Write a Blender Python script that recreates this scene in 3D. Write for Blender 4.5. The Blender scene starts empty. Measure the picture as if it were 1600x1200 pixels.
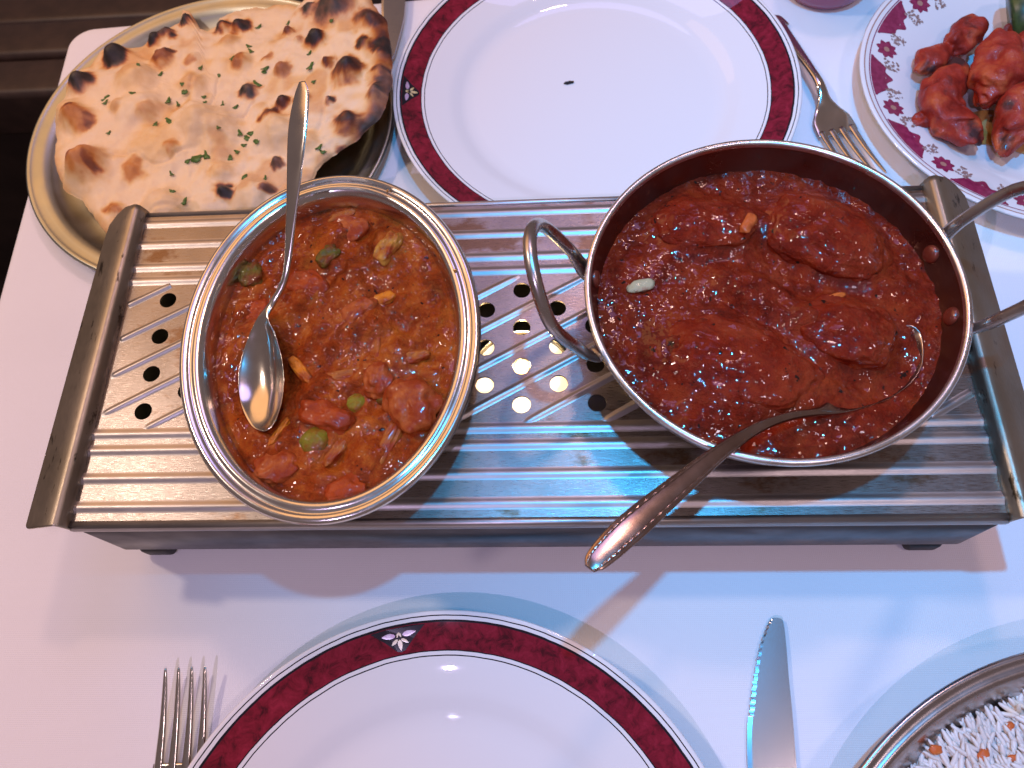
import bpy, bmesh, math, random
import numpy as np
from mathutils import Matrix, Vector

random.seed(7)
rng = np.random.default_rng(7)
S = bpy.context.scene
C = S.collection
PI = math.pi

# ------------------------------------------------------------------ camera
CAM = np.array([0.019, -0.173, 0.405])
PITCH, ROLL, YAW = (math.radians(a) for a in (24.75, -9.15, 8.79))
ROT = Matrix.Rotation(YAW, 3, 'Z') @ Matrix.Rotation(PITCH, 3, 'X') @ Matrix.Rotation(ROLL, 3, 'Z')
cd = bpy.data.cameras.new('camera')
cam = bpy.data.objects.new('camera', cd)
C.objects.link(cam)
cam.matrix_world = Matrix.Translation(Vector(CAM)) @ ROT.to_4x4()
cd.sensor_width = 36.0
cd.lens = 27.0
cd.clip_start = 0.01
cd.clip_end = 50
cd.dof.use_dof = True
cd.dof.focus_distance = 0.36
cd.dof.aperture_fstop = 16
S.camera = cam
RN = np.array(ROT)


def W(u, v, z):
    """photo pixel (1600 x 1200) on the level z -> world point"""
    d = RN @ np.array([(u - 800) / 1200.0, -(v - 600) / 1200.0, -1.0])
    return CAM + d * ((z - CAM[2]) / d[2])


# ------------------------------------------------------------------ light
w = bpy.data.worlds.new('World')
S.world = w
w.use_nodes = True
bg = w.node_tree.nodes['Background']
bg.inputs[0].default_value = (1.0, 0.72, 0.72, 1)
bg.inputs[1].default_value = 0.19
S.view_settings.view_transform = 'Standard'
S.view_settings.look = 'None'
S.view_settings.exposure = 0.0
S.view_settings.gamma = 1.0


def lamp(name, kind, loc, color, power, size=0.02, target=None, angle=None, blend=0.5, shape=None):
    l = bpy.data.lights.new(name, kind)
    l.color = color
    l.energy = power
    if kind == 'AREA':
        l.shape = 'RECTANGLE' if shape else 'DISK'
        l.size = size
        if shape:
            l.size_y = shape
    else:
        l.shadow_soft_size = size
    if kind == 'SPOT':
        l.spot_size = angle
        l.spot_blend = blend
    o = bpy.data.objects.new(name, l)
    C.objects.link(o)
    o.location = loc
    if target is not None:
        o.rotation_euler = (Vector(target) - Vector(loc)).to_track_quat('-Z', 'Y').to_euler()
    return o


lamp('blue_lamp', 'SPOT', (0.09, 0.0, 0.90), (0.03, 0.43, 1.0), 27, 0.013, (0.34, 0.06, 0.0), math.radians(78), 1.0)
lamp('rose_lamp', 'SPOT', (0.24, 0.63, 1.30), (1.0, 0.60, 0.46), 11.5, 0.06, (0, 0, 0), math.radians(100), 0.6)
lamp('violet_lamp', 'SPOT', (-0.22, -0.75, 1.10), (0.80, 0.64, 1.10), 14, 0.004, (0, 0, 0), math.radians(100), 0.6)
lamp('pink_fill', 'SPOT', (-1.0, 0.28, 1.30), (1.0, 0.77, 0.66), 26, 0.05, (0, 0, 0), math.radians(90), 0.6)  # added fill from the left, replaces part of the ambient light
lamp('lilac_fill', 'SPOT', (0.65, -0.45, 1.60), (1.0, 0.74, 0.80), 12, 0.06, (0, 0, 0), math.radians(90), 0.6)  # added weak fill from the near right
lamp('orange_reflection_panel', 'AREA', (-0.75, 0.75, 0.85), (1.0, 0.48, 0.17), 3.8, 1.0, (-0.15, 0.0, 0.0))  # added broad panel, puts soft orange reflections on the steel
lamp('violet_reflection_panel', 'AREA', (0.05, 0.9, 1.5), (0.50, 0.42, 1.0), 2.8, 0.6, (0.0, 0.0, 0.0))  # added unseen panel, gives the metal its lilac reflections

# ------------------------------------------------------------------ helpers


def tag(o, label=None, cat=None, group=None, kind=None):
    if label: o['label'] = label
    if cat: o['category'] = cat
    if group: o['group'] = group
    if kind: o['kind'] = kind
    return o


def thing(name, label, cat, loc, group=None):
    o = bpy.data.objects.new(name, None)
    o.empty_display_size = 0.02
    C.objects.link(o)
    o.location = [float(k) for k in loc]
    return tag(o, label, cat, group)


def base_of(o):
    L = Vector((0, 0, 0))
    while o is not None:
        L += o.location
        o = o.parent
    return np.array(L)


def mk(name, V, F, mat, parent=None, loc=None, smooth=True):
    """mesh object from world-space points; its origin is loc (or its parent's)"""
    V = np.asarray(V, float)
    pb = base_of(parent) if parent else np.zeros(3)
    off = np.asarray(loc, float) if loc is not None else pb
    me = bpy.data.meshes.new(name)
    me.from_pydata((V - off).tolist(), [], [tuple(int(i) for i in f) for f in F])
    me.validate()
    if smooth:
        me.polygons.foreach_set('use_smooth', [True] * len(me.polygons))
    me.materials.append(mat)
    bm = bmesh.new(); bm.from_mesh(me)
    bmesh.ops.recalc_face_normals(bm, faces=bm.faces[:])
    bm.to_mesh(me); bm.free()
    o = bpy.data.objects.new(name, me)
    C.objects.link(o)
    if parent:
        o.parent = parent
        o.location = off - pb
    else:
        o.location = off
    return o


def grid_faces(n, m, wrap_m=True, wrap_n=False):
    F = []
    for i in range(n if wrap_n else n - 1):
        for j in range(m if wrap_m else m - 1):
            a, b = i * m + j, i * m + (j + 1) % m
            c, d = ((i + 1) % n) * m + (j + 1) % m, ((i + 1) % n) * m + j
            F.append((a, b, c, d))
    return F


def lathe(profile, center, a=0.0, b=0.0, phi=0.0, n=96, cap0=True, cap1=True):
    """profile [(d, z)]: ring of semi-axes (a+d, b+d) at height z"""
    t = np.linspace(0, 2 * PI, n, endpoint=False)
    V = []
    for d, z in profile:
        x, y = max(a + d, 1e-4) * np.cos(t), max(b + d, 1e-4) * np.sin(t)
        V.append(np.c_[center[0] + x * math.cos(phi) - y * math.sin(phi),
                       center[1] + x * math.sin(phi) + y * math.cos(phi),
                       np.full(n, center[2] + z)])
    V = np.vstack(V)
    F = grid_faces(len(profile), n)
    if cap0: F.append(tuple(range(n - 1, -1, -1)))
    if cap1: F.append(tuple(range((len(profile) - 1) * n, len(profile) * n)))
    return V, F


def catmull(P, n):
    P = np.asarray(P, float)
    Q = np.vstack([2 * P[0] - P[1], P, 2 * P[-1] - P[-2]])
    k = len(P) - 1
    out = []
    for s in np.linspace(0, k, n):
        i = min(int(s), k - 1); t = s - i
        p0, p1, p2, p3 = Q[i:i + 4]
        out.append(0.5 * (2 * p1 + (p2 - p0) * t + (2 * p0 - 5 * p1 + 4 * p2 - p3) * t * t + (3 * p1 - p0 - 3 * p2 + p3) * t ** 3))
    return np.array(out)


def sweep(P, wd, th, up=(0, 0, 1), cup=None, n=40, m=14, power=1.0, closed=False):
    """a bar along the points P with width, thickness and (for bowls) cup depth per point"""
    k = len(P)
    P = np.asarray(P, float)
    up = np.asarray(up, float)
    U = np.tile(up, (k, 1)) if up.ndim == 1 else up
    D = np.c_[P, np.broadcast_to(wd, k), np.broadcast_to(th, k), U, np.zeros(k) if cup is None else cup]
    D = catmull(D, n)
    p, wv, tv, uv, cv = D[:, :3], np.maximum(D[:, 3], 1e-5), np.maximum(D[:, 4], 1e-5), D[:, 5:8], D[:, 8]
    T = np.gradient(p, axis=0)
    T /= np.linalg.norm(T, axis=1)[:, None]
    side = np.cross(T, uv); side /= np.linalg.norm(side, axis=1)[:, None]
    nor = np.cross(side, T)
    a = np.linspace(0, 2 * PI, m, endpoint=False)
    ca, sa = np.cos(a), np.sin(a)
    if power != 1.0:
        ca = np.sign(ca) * np.abs(ca) ** power; sa = np.sign(sa) * np.abs(sa) ** power
    V = []
    for i in range(n):
        s = ca * wv[i] / 2
        h = sa * tv[i] / 2 - cv[i] * (1 - ca ** 2)
        V.append(p[i] + s[:, None] * side[i] + h[:, None] * nor[i])
    F = grid_faces(n, m)
    F.append(tuple(range(m - 1, -1, -1)))
    F.append(tuple(range((n - 1) * m, n * m)))
    return np.vstack(V), F


def bead(P, width, height, lift=0.00004, n=24, m=11):
    """pressed rib: a raised-cosine strip lying along the points P; width and height per point"""
    k = len(P)
    D = catmull(np.c_[np.asarray(P, float), np.broadcast_to(width, k), np.broadcast_to(height, k)], n)
    p = D[:, :3]
    T = np.gradient(p, axis=0); T /= np.linalg.norm(T, axis=1)[:, None]
    side = np.cross(T, (0, 0, 1)); ss = np.linspace(-1, 1, m)
    V = [p[i] + side[i] * D[i, 3] / 2 * q + np.array([0, 0, lift + D[i, 4] * 0.5 * (1 + math.cos(PI * q))]) for i in range(n) for q in ss]
    return V, grid_faces(n, m, False)


def box(x0, x1, y0, y1, z0, z1):
    V = [(x, y, z) for x in (x0, x1) for y in (y0, y1) for z in (z0, z1)]
    F = [(0, 1, 3, 2), (4, 6, 7, 5), (0, 4, 5, 1), (2, 3, 7, 6), (0, 2, 6, 4), (1, 5, 7, 3)]
    return np.array(V, float), F


def bevel(o, width, seg=3, angle=None):
    m = o.modifiers.new('bevel', 'BEVEL')
    m.width = width; m.segments = seg; m.limit_method = 'ANGLE'
    m.angle_limit = math.radians(angle or 30)
    return o


def subsurf(o, lv=1):
    m = o.modifiers.new('subdivision', 'SUBSURF'); m.levels = lv; m.render_levels = lv
    return o


def solidify(o, t, off=-1):
    m = o.modifiers.new('solidify', 'SOLIDIFY'); m.thickness = t; m.offset = off
    return o


_perm = rng.permutation(4096)


def vnoise(p, seed=0):
    """value noise in -1..1 of points (n, 3)"""
    p = np.asarray(p, float) + seed * 17.31 + 1000
    i = np.floor(p).astype(int); f = p - i
    f = f * f * f * (f * (f * 6 - 15) + 10)
    r = 0
    for dx in (0, 1):
        for dy in (0, 1):
            for dz in (0, 1):
                h = _perm[(_perm[(_perm[(i[:, 0] + dx) & 4095] + i[:, 1] + dy) & 4095] + i[:, 2] + dz) & 4095] / 4095.0
                r = r + h * (f[:, 0] if dx else 1 - f[:, 0]) * (f[:, 1] if dy else 1 - f[:, 1]) * (f[:, 2] if dz else 1 - f[:, 2])
    return 2 * r - 1


def fbm(p, octv=3, seed=0, gain=0.5):
    r, a = 0, 1.0
    p = np.asarray(p, float)
    for k in range(octv):
        r = r + a * vnoise(p * 2.03 ** k, seed + k); a *= gain
    return r


def smooth01(x):
    x = np.clip(x, 0, 1)
    return x * x * (3 - 2 * x)


# ------------------------------------------------------------------ materials


class NT:
    def __init__(s, name):
        s.m = bpy.data.materials.new(name); s.m.use_nodes = True
        s.t = s.m.node_tree; s.b = s.t.nodes['Principled BSDF']

    def n(s, kind, **kw):
        nd = s.t.nodes.new('ShaderNode' + kind)
        for k, v in kw.items():
            if k.startswith('i_'):
                nd.inputs[k[2:].replace('_', ' ')].default_value = v
            else:
                setattr(nd, k, v)
        return nd

    def l(s, a, b):
        s.t.links.new(a, b)

    def coord(s, scale=None, which='Object'):
        tc = s.n('TexCoord')
        if scale is None: return tc.outputs[which]
        mp = s.n('Mapping'); mp.inputs['Scale'].default_value = scale
        s.l(tc.outputs[which], mp.inputs['Vector'])
        return mp.outputs['Vector']

    def noise(s, scale, detail=4, rough=0.55, vec=None, dist=0.0):
        nd = s.n('TexNoise')
        nd.inputs['Scale'].default_value = scale; nd.inputs['Detail'].default_value = detail
        nd.inputs['Roughness'].default_value = rough; nd.inputs['Distortion'].default_value = dist
        s.l(vec if vec is not None else s.coord(), nd.inputs['Vector'])
        return nd.outputs['Fac']

    def ramp(s, fac, stops, interp='LINEAR'):
        r = s.n('ValToRGB'); r.color_ramp.interpolation = interp
        e = r.color_ramp.elements
        while len(e) > 1: e.remove(e[-1])
        e[0].position = stops[0][0]; e[0].color = col4(stops[0][1])
        for p, c in stops[1:]:
            k = e.new(p); k.color = col4(c)
        s.l(fac, r.inputs['Fac'])
        return r.outputs['Color']

    def mix(s, fac, a, b, mode='MIX'):
        m = s.n('Mix', data_type='RGBA', blend_type=mode)
        for sock, v in ((m.inputs[0], fac), (m.inputs[6], a), (m.inputs[7], b)):
            if isinstance(v, (int, float)): sock.default_value = v
            elif isinstance(v, tuple): sock.default_value = col4(v)
            else: s.l(v, sock)
        return m.outputs[2]

    def math(s, op, a, b=None, clamp=False):
        m = s.n('Math', operation=op, use_clamp=clamp)
        for sock, v in zip(m.inputs, (a, b)):
            if v is None: continue
            if isinstance(v, (int, float)): sock.default_value = v
            else: s.l(v, sock)
        return m.outputs[0]

    def bump(s, height, strength, dist, prev=None):
        b = s.n('Bump'); b.inputs['Strength'].default_value = strength; b.inputs['Distance'].default_value = dist
        s.l(height, b.inputs['Height'])
        if prev is not None: s.l(prev, b.inputs['Normal'])
        s.l(b.outputs['Normal'], s.b.inputs['Normal'])
        return b.outputs['Normal']

    def set(s, **kw):
        for k, v in kw.items():
            sock = s.b.inputs[k.replace('_', ' ')]
            if isinstance(v, (int, float)): sock.default_value = v
            elif isinstance(v, tuple): sock.default_value = col4(v) if len(sock.default_value) == 4 else v
            else: s.l(v, sock)
        return s.m


def col4(c):
    if isinstance(c, (int, float)): c = (c, c, c)
    return (c[0], c[1], c[2], 1.0)


def simple(name, c1, c2=None, scale=60, rough=0.5, metal=0.0, bump=0.0, bscale=300, bdist=0.0004, coat=0.0, stops=(0.38, 0.62), vec=None, rvar=0.0, sss=0.0):
    t = NT(name)
    v = t.coord(vec) if vec else None
    if c2 is not None:
        t.set(Base_Color=t.ramp(t.noise(scale, vec=v), [(stops[0], c1), (stops[1], c2)]))
    else:
        t.set(Base_Color=tuple(c1))
    if rvar:
        t.set(Roughness=t.ramp(t.noise(scale * 2.3, vec=v), [(0.3, rough - rvar), (0.7, rough + rvar)]))
    else:
        t.set(Roughness=rough)
    t.set(Metallic=metal, Coat_Weight=coat, Coat_Roughness=0.06)
    if sss:
        t.set(Subsurface_Weight=sss, Subsurface_Scale=0.004, Subsurface_Radius=(1.0, 0.4, 0.2))
    if bump:
        t.bump(t.noise(bscale, 3, vec=v), bump, bdist)
    return t.m


def cloth_mat():
    t = NT('white_tablecloth')
    t.set(Base_Color=t.ramp(t.noise(9, 4), [(0.3, (0.80, 0.79, 0.78)), (0.7, (0.84, 0.83, 0.82))]), Roughness=0.75)
    v = t.coord()
    a = t.n('TexWave', wave_type='BANDS', bands_direction='X'); a.inputs['Scale'].default_value = 330; t.l(v, a.inputs['Vector'])
    b = t.n('TexWave', wave_type='BANDS', bands_direction='Y'); b.inputs['Scale'].default_value = 330; t.l(v, b.inputs['Vector'])
    weave = t.math('ADD', a.outputs['Fac'], b.outputs['Fac'])
    n1 = t.bump(weave, 0.30, 0.0002)
    t.bump(t.noise(14, 3), 0.25, 0.002, n1)
    return t.m


def steel(name, c=(0.60, 0.58, 0.56), c2=None, rough=0.25, rvar=0.07, brush=None, bump=0.08, spots=None, scale=30):
    t = NT(name)
    col = t.ramp(t.noise(scale, 5), [(0.3, c), (0.7, c2 or tuple(k * 0.86 for k in c))])
    if spots:
        sp = t.ramp(t.noise(spots[0], 6, 0.65, vec=t.coord(spots[3]) if len(spots) > 3 else None), [(spots[1], 0), (spots[1] + 0.06, 1)])
        col = t.mix(sp, col, spots[2])
    t.set(Base_Color=col, Metallic=1.0)
    v = t.coord(brush) if brush else t.coord()
    t.set(Roughness=t.ramp(t.noise(60, 5, vec=v), [(0.3, rough - rvar), (0.7, rough + rvar)]))
    if bump:
        t.bump(t.noise(120, 4, vec=v), bump, 0.0004)
    return t.m


def porcelain():
    """white plate; printed bands at their radii (object space, origin at the plate's centre)"""
    t = NT('banded_porcelain')
    vm = t.n('VectorMath', operation='LENGTH')
    mu = t.n('VectorMath', operation='MULTIPLY'); mu.inputs[1].default_value = (1, 1, 0)
    t.l(t.coord(), mu.inputs[0]); t.l(mu.outputs[0], vm.inputs[0])
    wob = t.math('MULTIPLY', t.math('SUBTRACT', t.noise(90, 2), 0.5), 0.0006)
    r = t.math('DIVIDE', t.math('ADD', vm.outputs['Value'], wob), 0.14)
    k = 1 / 0.14
    Wt, Dk = (0.80, 0.79, 0.77), (0.012, 0.010, 0.016)
    mar = t.ramp(t.noise(150, 6, 0.7, dist=0.6), [(0.34, (0.055, 0.004, 0.010)), (0.50, (0.19, 0.008, 0.022)), (0.72, (0.30, 0.016, 0.040))])
    ring = t.ramp(r, [(0, Wt), (0.1139 * k, Dk), (0.1148 * k, Wt), (0.1163 * k, Dk), (0.1300 * k, Dk), (0.1304 * k, Wt), (0.1318 * k, Dk), (0.1325 * k, Wt)], 'CONSTANT')
    mask = t.ramp(r, [(0, 0), (0.1165 * k, 1), (0.1296 * k, 0)], 'CONSTANT')
    t.set(Base_Color=t.mix(mask, ring, mar), Roughness=0.012)
    return t.m


def sauce_mat(name, dark, mid, hot, rough=0.22, bstr=0.7, oil=(0.45, 0.14, 0.02)):
    t = NT(name)
    a = t.noise(60, 7, 0.72, dist=0.3)
    c = t.ramp(a, [(0.30, dark), (0.50, mid), (0.72, hot)])
    fine = t.noise(420, 5, 0.7)
    c = t.mix(t.ramp(fine, [(0.55, 0), (0.72, 0.40)]), c, oil)
    sp = t.noise(260, 2, 0.5)
    c = t.mix(t.ramp(sp, [(0.27, 1), (0.31, 0)]), c, (0.02, 0.008, 0.005))
    patch = t.noise(85, 4, 0.6)
    t.set(Base_Color=c, Roughness=0.5, Specular_IOR_Level=0.03, Coat_Weight=t.ramp(patch, [(0.40, 0.08), (0.57, 0.80)]), Coat_Roughness=0.03)
    b2 = t.n('Bump'); b2.inputs['Strength'].default_value = bstr * 0.25; b2.inputs['Distance'].default_value = 0.0006
    t.l(t.noise(620, 1, 0.5), b2.inputs['Height']); t.l(b2.outputs['Normal'], t.b.inputs['Coat Normal'])
    n1 = t.bump(t.noise(420, 4, 0.65), min(1.0, bstr * 1.05), 0.0013)
    t.bump(t.noise(1100, 2, 0.6), bstr * 0.4, 0.0003, n1)
    return t.m


M = {}
M['cloth'] = cloth_mat()
M['porcelain'] = porcelain()
M['sheet'] = steel('warmer_sheet_steel', (0.30, 0.265, 0.24), (0.21, 0.185, 0.165), 0.32, 0.10, (3, 60, 60), 0.12, spots=(16, 0.55, (0.17, 0.11, 0.07), (1.0, 1.6, 1)))
M['rib'] = steel('warmer_rib_steel', (0.45, 0.42, 0.40), (0.35, 0.325, 0.31), 0.40, 0.06, (3, 60, 60), 0.06)
M['flange'] = steel('worn_flange_steel', (0.44, 0.375, 0.29), (0.33, 0.28, 0.20), 0.44, 0.08, (60, 4, 60), 0.12, spots=(95, 0.60, (0.09, 0.07, 0.045), (2.0, 0.5, 1)))
M['warmer_base'] = steel('warmer_base_steel', (0.16, 0.155, 0.16), (0.10, 0.10, 0.105), 0.38, 0.08, None, 0.08)
M['black'] = simple('black_plastic', (0.012, 0.012, 0.011), None, rough=0.5)
M['dish'] = steel('polished_dish_steel', (0.68, 0.65, 0.60), (0.60, 0.57, 0.52), 0.20, 0.05, None, 0.02)
M['tray'] = steel('platter_steel', (0.42, 0.43, 0.37), (0.35, 0.36, 0.30), 0.36, 0.06, None, 0.03)
M['spoon'] = steel('spoon_steel', (0.62, 0.58, 0.52), (0.55, 0.51, 0.46), 0.16, 0.05, None, 0.03, scale=80)
M['wire'] = steel('handle_wire_steel', (0.50, 0.46, 0.42), (0.40, 0.36, 0.33), 0.28, 0.07, None, 0.06, scale=80)
M['balti_in'] = steel('browned_pan_steel', (0.24, 0.13, 0.10), (0.17, 0.085, 0.065), 0.34, 0.10, None, 0.12)
M['balti_out'] = steel('pan_steel', (0.42, 0.39, 0.36), (0.32, 0.28, 0.25), 0.34, 0.06, None, 0.10)
M['balti_rim'] = steel('pan_rim_steel', (0.72, 0.70, 0.67), (0.60, 0.57, 0.54), 0.30, 0.08, None, 0.25, scale=200)
M['rivet'] = simple('sauce_coated_rivet', (0.22, 0.035, 0.015), (0.14, 0.02, 0.01), 120, 0.30, 0.2, 0.2, 300, coat=0.4)
M['veg'] = sauce_mat('vegetable_curry_sauce', (0.085, 0.011, 0.003), (0.28, 0.041, 0.005), (0.46, 0.12, 0.013), 0.06, 0.9)
M['balti'] = sauce_mat('red_curry_sauce', (0.050, 0.004, 0.002), (0.175, 0.014, 0.004), (0.28, 0.038, 0.008), 0.06, 1.0, (0.30, 0.06, 0.02))
M['meat'] = sauce_mat('sauced_chicken', (0.085, 0.006, 0.003), (0.20, 0.015, 0.004), (0.29, 0.036, 0.008), 0.07, 0.9, (0.34, 0.08, 0.03))

# ------------------------------------------------------------------ setting: floor, bench, table
V, F = box(-3, 3, -3, 3, -0.78, -0.75)
tag(mk('floor', V, F, simple('dark_floor', (0.020, 0.013, 0.010), (0.035, 0.024, 0.018), 6, 0.55), smooth=False), kind='structure')

bn = thing('bench', 'dark brown padded bench with stitched channels beyond the table corner', 'bench', (-0.9, 0.5, -0.75))
leather = simple('brown_leather', (0.044, 0.025, 0.017), (0.030, 0.017, 0.012), 40, 0.45, 0, 0.3, 500)
for k in range(7):
    y0 = 0.56 + 0.064 * k
    V, F = box(-1.9, -0.43, y0, y0 + 0.0628, -0.36, -0.285 + 0.004 * (k % 2))
    bevel(mk('seat_channel', V, F, leather, bn, smooth=True), 0.010, 4)
V, F = box(-1.88, -0.45, 0.585, 0.99, -0.75, -0.362)
mk('bench_base', V, F, simple('dark_wood', (0.02, 0.012, 0.008), (0.03, 0.018, 0.012), 20, 0.5), bn, smooth=False)

tb = thing('table', 'white cloth covered dining table with a rounded corner', 'table', (0.1, -0.1, -0.75))
ta = math.radians(2.98)
ex = np.array([math.cos(ta), math.sin(ta)])        # along the far edge
ey = np.array([math.sin(ta), -math.cos(ta)])       # along the left edge, towards the viewer
corner = np.array([-0.3560, 0.3225])
Lx, Ly, rc = 0.95, 0.80, 0.020
loop = []
for cx, cy, a0 in ((rc, rc, PI), (Lx - rc, rc, 1.5 * PI), (Lx - rc, Ly - rc, 0), (rc, Ly - rc, PI / 2)):
    for k in range(13):
        a = a0 + PI / 2 * k / 12
        loop.append((cx + rc * math.cos(a), cy + rc * math.sin(a), math.cos(a), math.sin(a)))
rings = []
for ins, z in ((0.0, -0.040), (0.0, -0.006), (0.0006, -0.0028), (0.002, -0.0008), (0.0045, 0.0), (0.012, 0.0)):
    rings.append([(corner[0] + (x - ins * nx) * ex[0] + (y - ins * ny) * ey[0],
                   corner[1] + (x - ins * nx) * ex[1] + (y - ins * ny) * ey[1], z) for x, y, nx, ny in loop])
n = len(loop)
V = np.array(rings).reshape(-1, 3)
F = grid_faces(len(rings), n) + [tuple(range((len(rings) - 1) * n, len(rings) * n))]
mk('tabletop', V, F, M['cloth'], tb)
V, F = lathe([(0.26, -0.748), (0.26, -0.735), (0.05, -0.70), (0.04, -0.60), (0.04, -0.10), (0.12, -0.045)], (0.1, -0.1, 0), n=32)
mk('pedestal', V, F, M['black'], tb)

# ------------------------------------------------------------------ food warmer
HW, HD, HZ = 0.2120, 0.0878, 0.070
fw = thing('food_warmer', 'ribbed steel hot plate warmer with round vents and raised end grips', 'food warmer', (0, 0, 0))
bm = bmesh.new()


def edge_loop(pts):
    vs = [bm.verts.new((x, y, HZ)) for x, y in pts]
    return [bm.edges.new((vs[i], vs[(i + 1) % len(vs)])) for i in range(len(vs))]


hx, hy = HW - 0.003, HD - 0.0015
edges = edge_loop([(-hx, -hy), (hx, -hy), (hx, hy), (-hx, hy)])
holes = []
for k in range(-10, 11):
    x = k * (0.0178 + 0.0000075 * k * k)
    for y in ((0.0318, 0.0104, -0.0108, -0.0311) if k % 2 == 0 else (0.0209, -0.0003, -0.0205)):
        if k == 10 and y < 0: continue
        holes.append((x, y))
RH = 0.0044
for hxx, hyy in holes:
    edges += edge_loop([(hxx + RH * math.cos(2 * PI * i / 24), hyy + RH * math.sin(2 * PI * i / 24)) for i in range(24)])
bmesh.ops.triangle_fill(bm, use_beauty=True, edges=edges)
me = bpy.data.meshes.new('top_sheet')
bmesh.ops.recalc_face_normals(bm, faces=bm.faces[:])
bm.normal_update()
if sum(f.normal.z for f in bm.faces) < 0:
    bmesh.ops.reverse_faces(bm, faces=bm.faces[:])
bm.to_mesh(me); bm.free()
me.materials.append(M['sheet'])
sheet = bpy.data.objects.new('top_sheet', me); C.objects.link(sheet); sheet.parent = fw
solidify(sheet, 0.0012)

sections = [(y, -hx, hx) for y in (0.0440, 0.0525, 0.0670, 0.0808, -0.0428, -0.0512, -0.0652, -0.0790)]
for y, x0, x1 in sections:
    xs = np.linspace(x0, x1, 5)
    V, F = bead([(x, y, HZ) for x in xs], 0.0060, 0.0007, n=12)
    mk('rib', V, F, M['rib'], fw)
slope = 0.56
for k in range(-8, 9):
    c = 0.0415 - 0.0207 * 2 + 0.0207 * k
    pts = []
    for x in np.linspace(-0.2065, 0.2065, 400):
        y = slope * x + c
        if abs(y) < 0.0412: pts.append((x, y, HZ))
    if len(pts) < 12: continue
    P = [pts[0], pts[len(pts) // 12], pts[len(pts) // 2], pts[-len(pts) // 12], pts[-1]]
    V, F = bead(P, [0.0030, 0.0046, 0.0046, 0.0046, 0.0030], [0.0, 0.0008, 0.0008, 0.0008, 0.0])
    mk('rib', V, F, M['rib'], fw)
for s in (-1, 1):                                     # rolled front and back lips
    prof = [(-0.0022, 0.0002), (0, 0.0006), (0.0012, -0.0004), (0.0018, -0.0024), (0.0016, -0.0050)]
    V = [(x, s * (HD + d), HZ + z) for x in (-hx, hx) for d, z in prof]
    F = [(i, i + 1, 5 + i + 1, 5 + i) for i in range(4)]
    solidify(mk('lip', V, F, M['rib'], fw), 0.0008)
for s in (-1, 1):                                     # raised end grips
    prof = [(0.2085, 0.0692), (0.2093, 0.0722), (0.2105, 0.0752), (0.2122, 0.0763), (0.2145, 0.0756), (0.2285, 0.0708)]
    st = [(-0.0893, 0.90), (-0.0886, 0.97), (-0.0872, 1.0), (0.0, 1.0), (0.070, 0.99), (0.0800, 0.93), (0.0862, 0.68), (0.0896, 0.40)]
    V = []
    for y, fct in st:
        for x, z in prof:
            e = 0.2122 + (x - 0.2122) * fct if x > 0.2122 else x
            V.append((s * e, y, z if x <= 0.2122 else 0.0763 + (z - 0.0763) * fct))
    solidify(bevel(mk('end_grip', V, grid_faces(len(st), len(prof), False), M['flange'], fw), 0.0003, 1), 0.0012, 0)
V, F = box(-0.2150, 0.2150, -0.0868, 0.0868, 0.0115, 0.0684)
F = [f for f in F if f != (1, 5, 7, 3)]
b = mk('base', V, F, M['warmer_base'], fw)
bevel(b, 0.004, 3); solidify(b, 0.0012)
foot_src = None
for sx in (-1, 1):
    for sy in (-1, 1):
        P0 = (sx * 0.199, sy * 0.078, 0.0)
        if foot_src is None:
            V, F = box(P0[0] - 0.0085, P0[0] + 0.0085, P0[1] - 0.009, P0[1] + 0.006, 0.0, 0.0125)
            foot_src = bevel(mk('foot', V, F, M['black'], fw, loc=P0), 0.003, 3)
        else:
            f = foot_src.copy(); C.objects.link(f); f.parent = fw; f.location = P0

# candle in the warmer
ca = thing('candle', 'lit tea light glowing under the warmer vents between the two dishes', 'candle', (-0.002, 0.002, 0.0128))
cc = (-0.002, 0.002, 0.0128)
V, F = lathe([(0.026, 0.0), (0.0275, 0.001), (0.028, 0.0185), (0.0274, 0.0185), (0.0268, 0.016)], cc, n=48, cap1=False)
mk('cup', V, F, M['dish'], ca)
V, F = lathe([(0.0268, 0.0150), (0.02, 0.0142), (0.006, 0.0138), (0.0, 0.0138)], cc, n=40, cap0=False)
mk('wax', V, F, simple('white_wax', (0.85, 0.80, 0.70), rough=0.3), ca)
V, F = lathe([(0.0006, 0.0135), (0.0006, 0.0200)], cc, n=8)
mk('wick', V, F, M['black'], ca)
V, F = lathe([(0.0004, 0.0185), (0.0028, 0.0225), (0.0034, 0.0265), (0.002, 0.0330), (0.0003, 0.0390)], cc, n=16)
t = NT('flame'); t.set(Base_Color=(0, 0, 0), Emission_Color=(1.0, 0.55, 0.15), Emission_Strength=14.0)
mk('flame', V, F, t.m, ca)
lamp('candle_light', 'POINT', (-0.002, 0.002, 0.049), (1.0, 0.72, 0.36), 0.17, 0.004)

# ------------------------------------------------------------------ oval dish of vegetable curry
OC, OA, OB, OPH = np.array([-0.0855, -0.0078, 0]), 0.0690, 0.0893, math.radians(5.5)
od = thing('oval_dish', 'oval steel serving dish with a rolled double rim on the warmer', 'dish', (OC[0], OC[1], 0.0715))
prof = [(-0.05, 0.0732), (-0.022, 0.0736), (-0.0165, 0.077), (-0.0145, 0.084), (-0.0130, 0.0935), (-0.0112, 0.1010), (-0.0098, 0.1034),
        (-0.0080, 0.1046), (-0.0064, 0.1044), (-0.0052, 0.1034), (-0.0042, 0.1040), (-0.0026, 0.1054), (-0.0010, 0.1050), (0.0, 0.1034), (-0.0006, 0.1016),
        (-0.0028, 0.1012), (-0.0088, 0.1010), (-0.0112, 0.0985), (-0.0138, 0.084), (-0.0165, 0.0752), (-0.022, 0.0718), (-0.05, 0.0715)]
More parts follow.
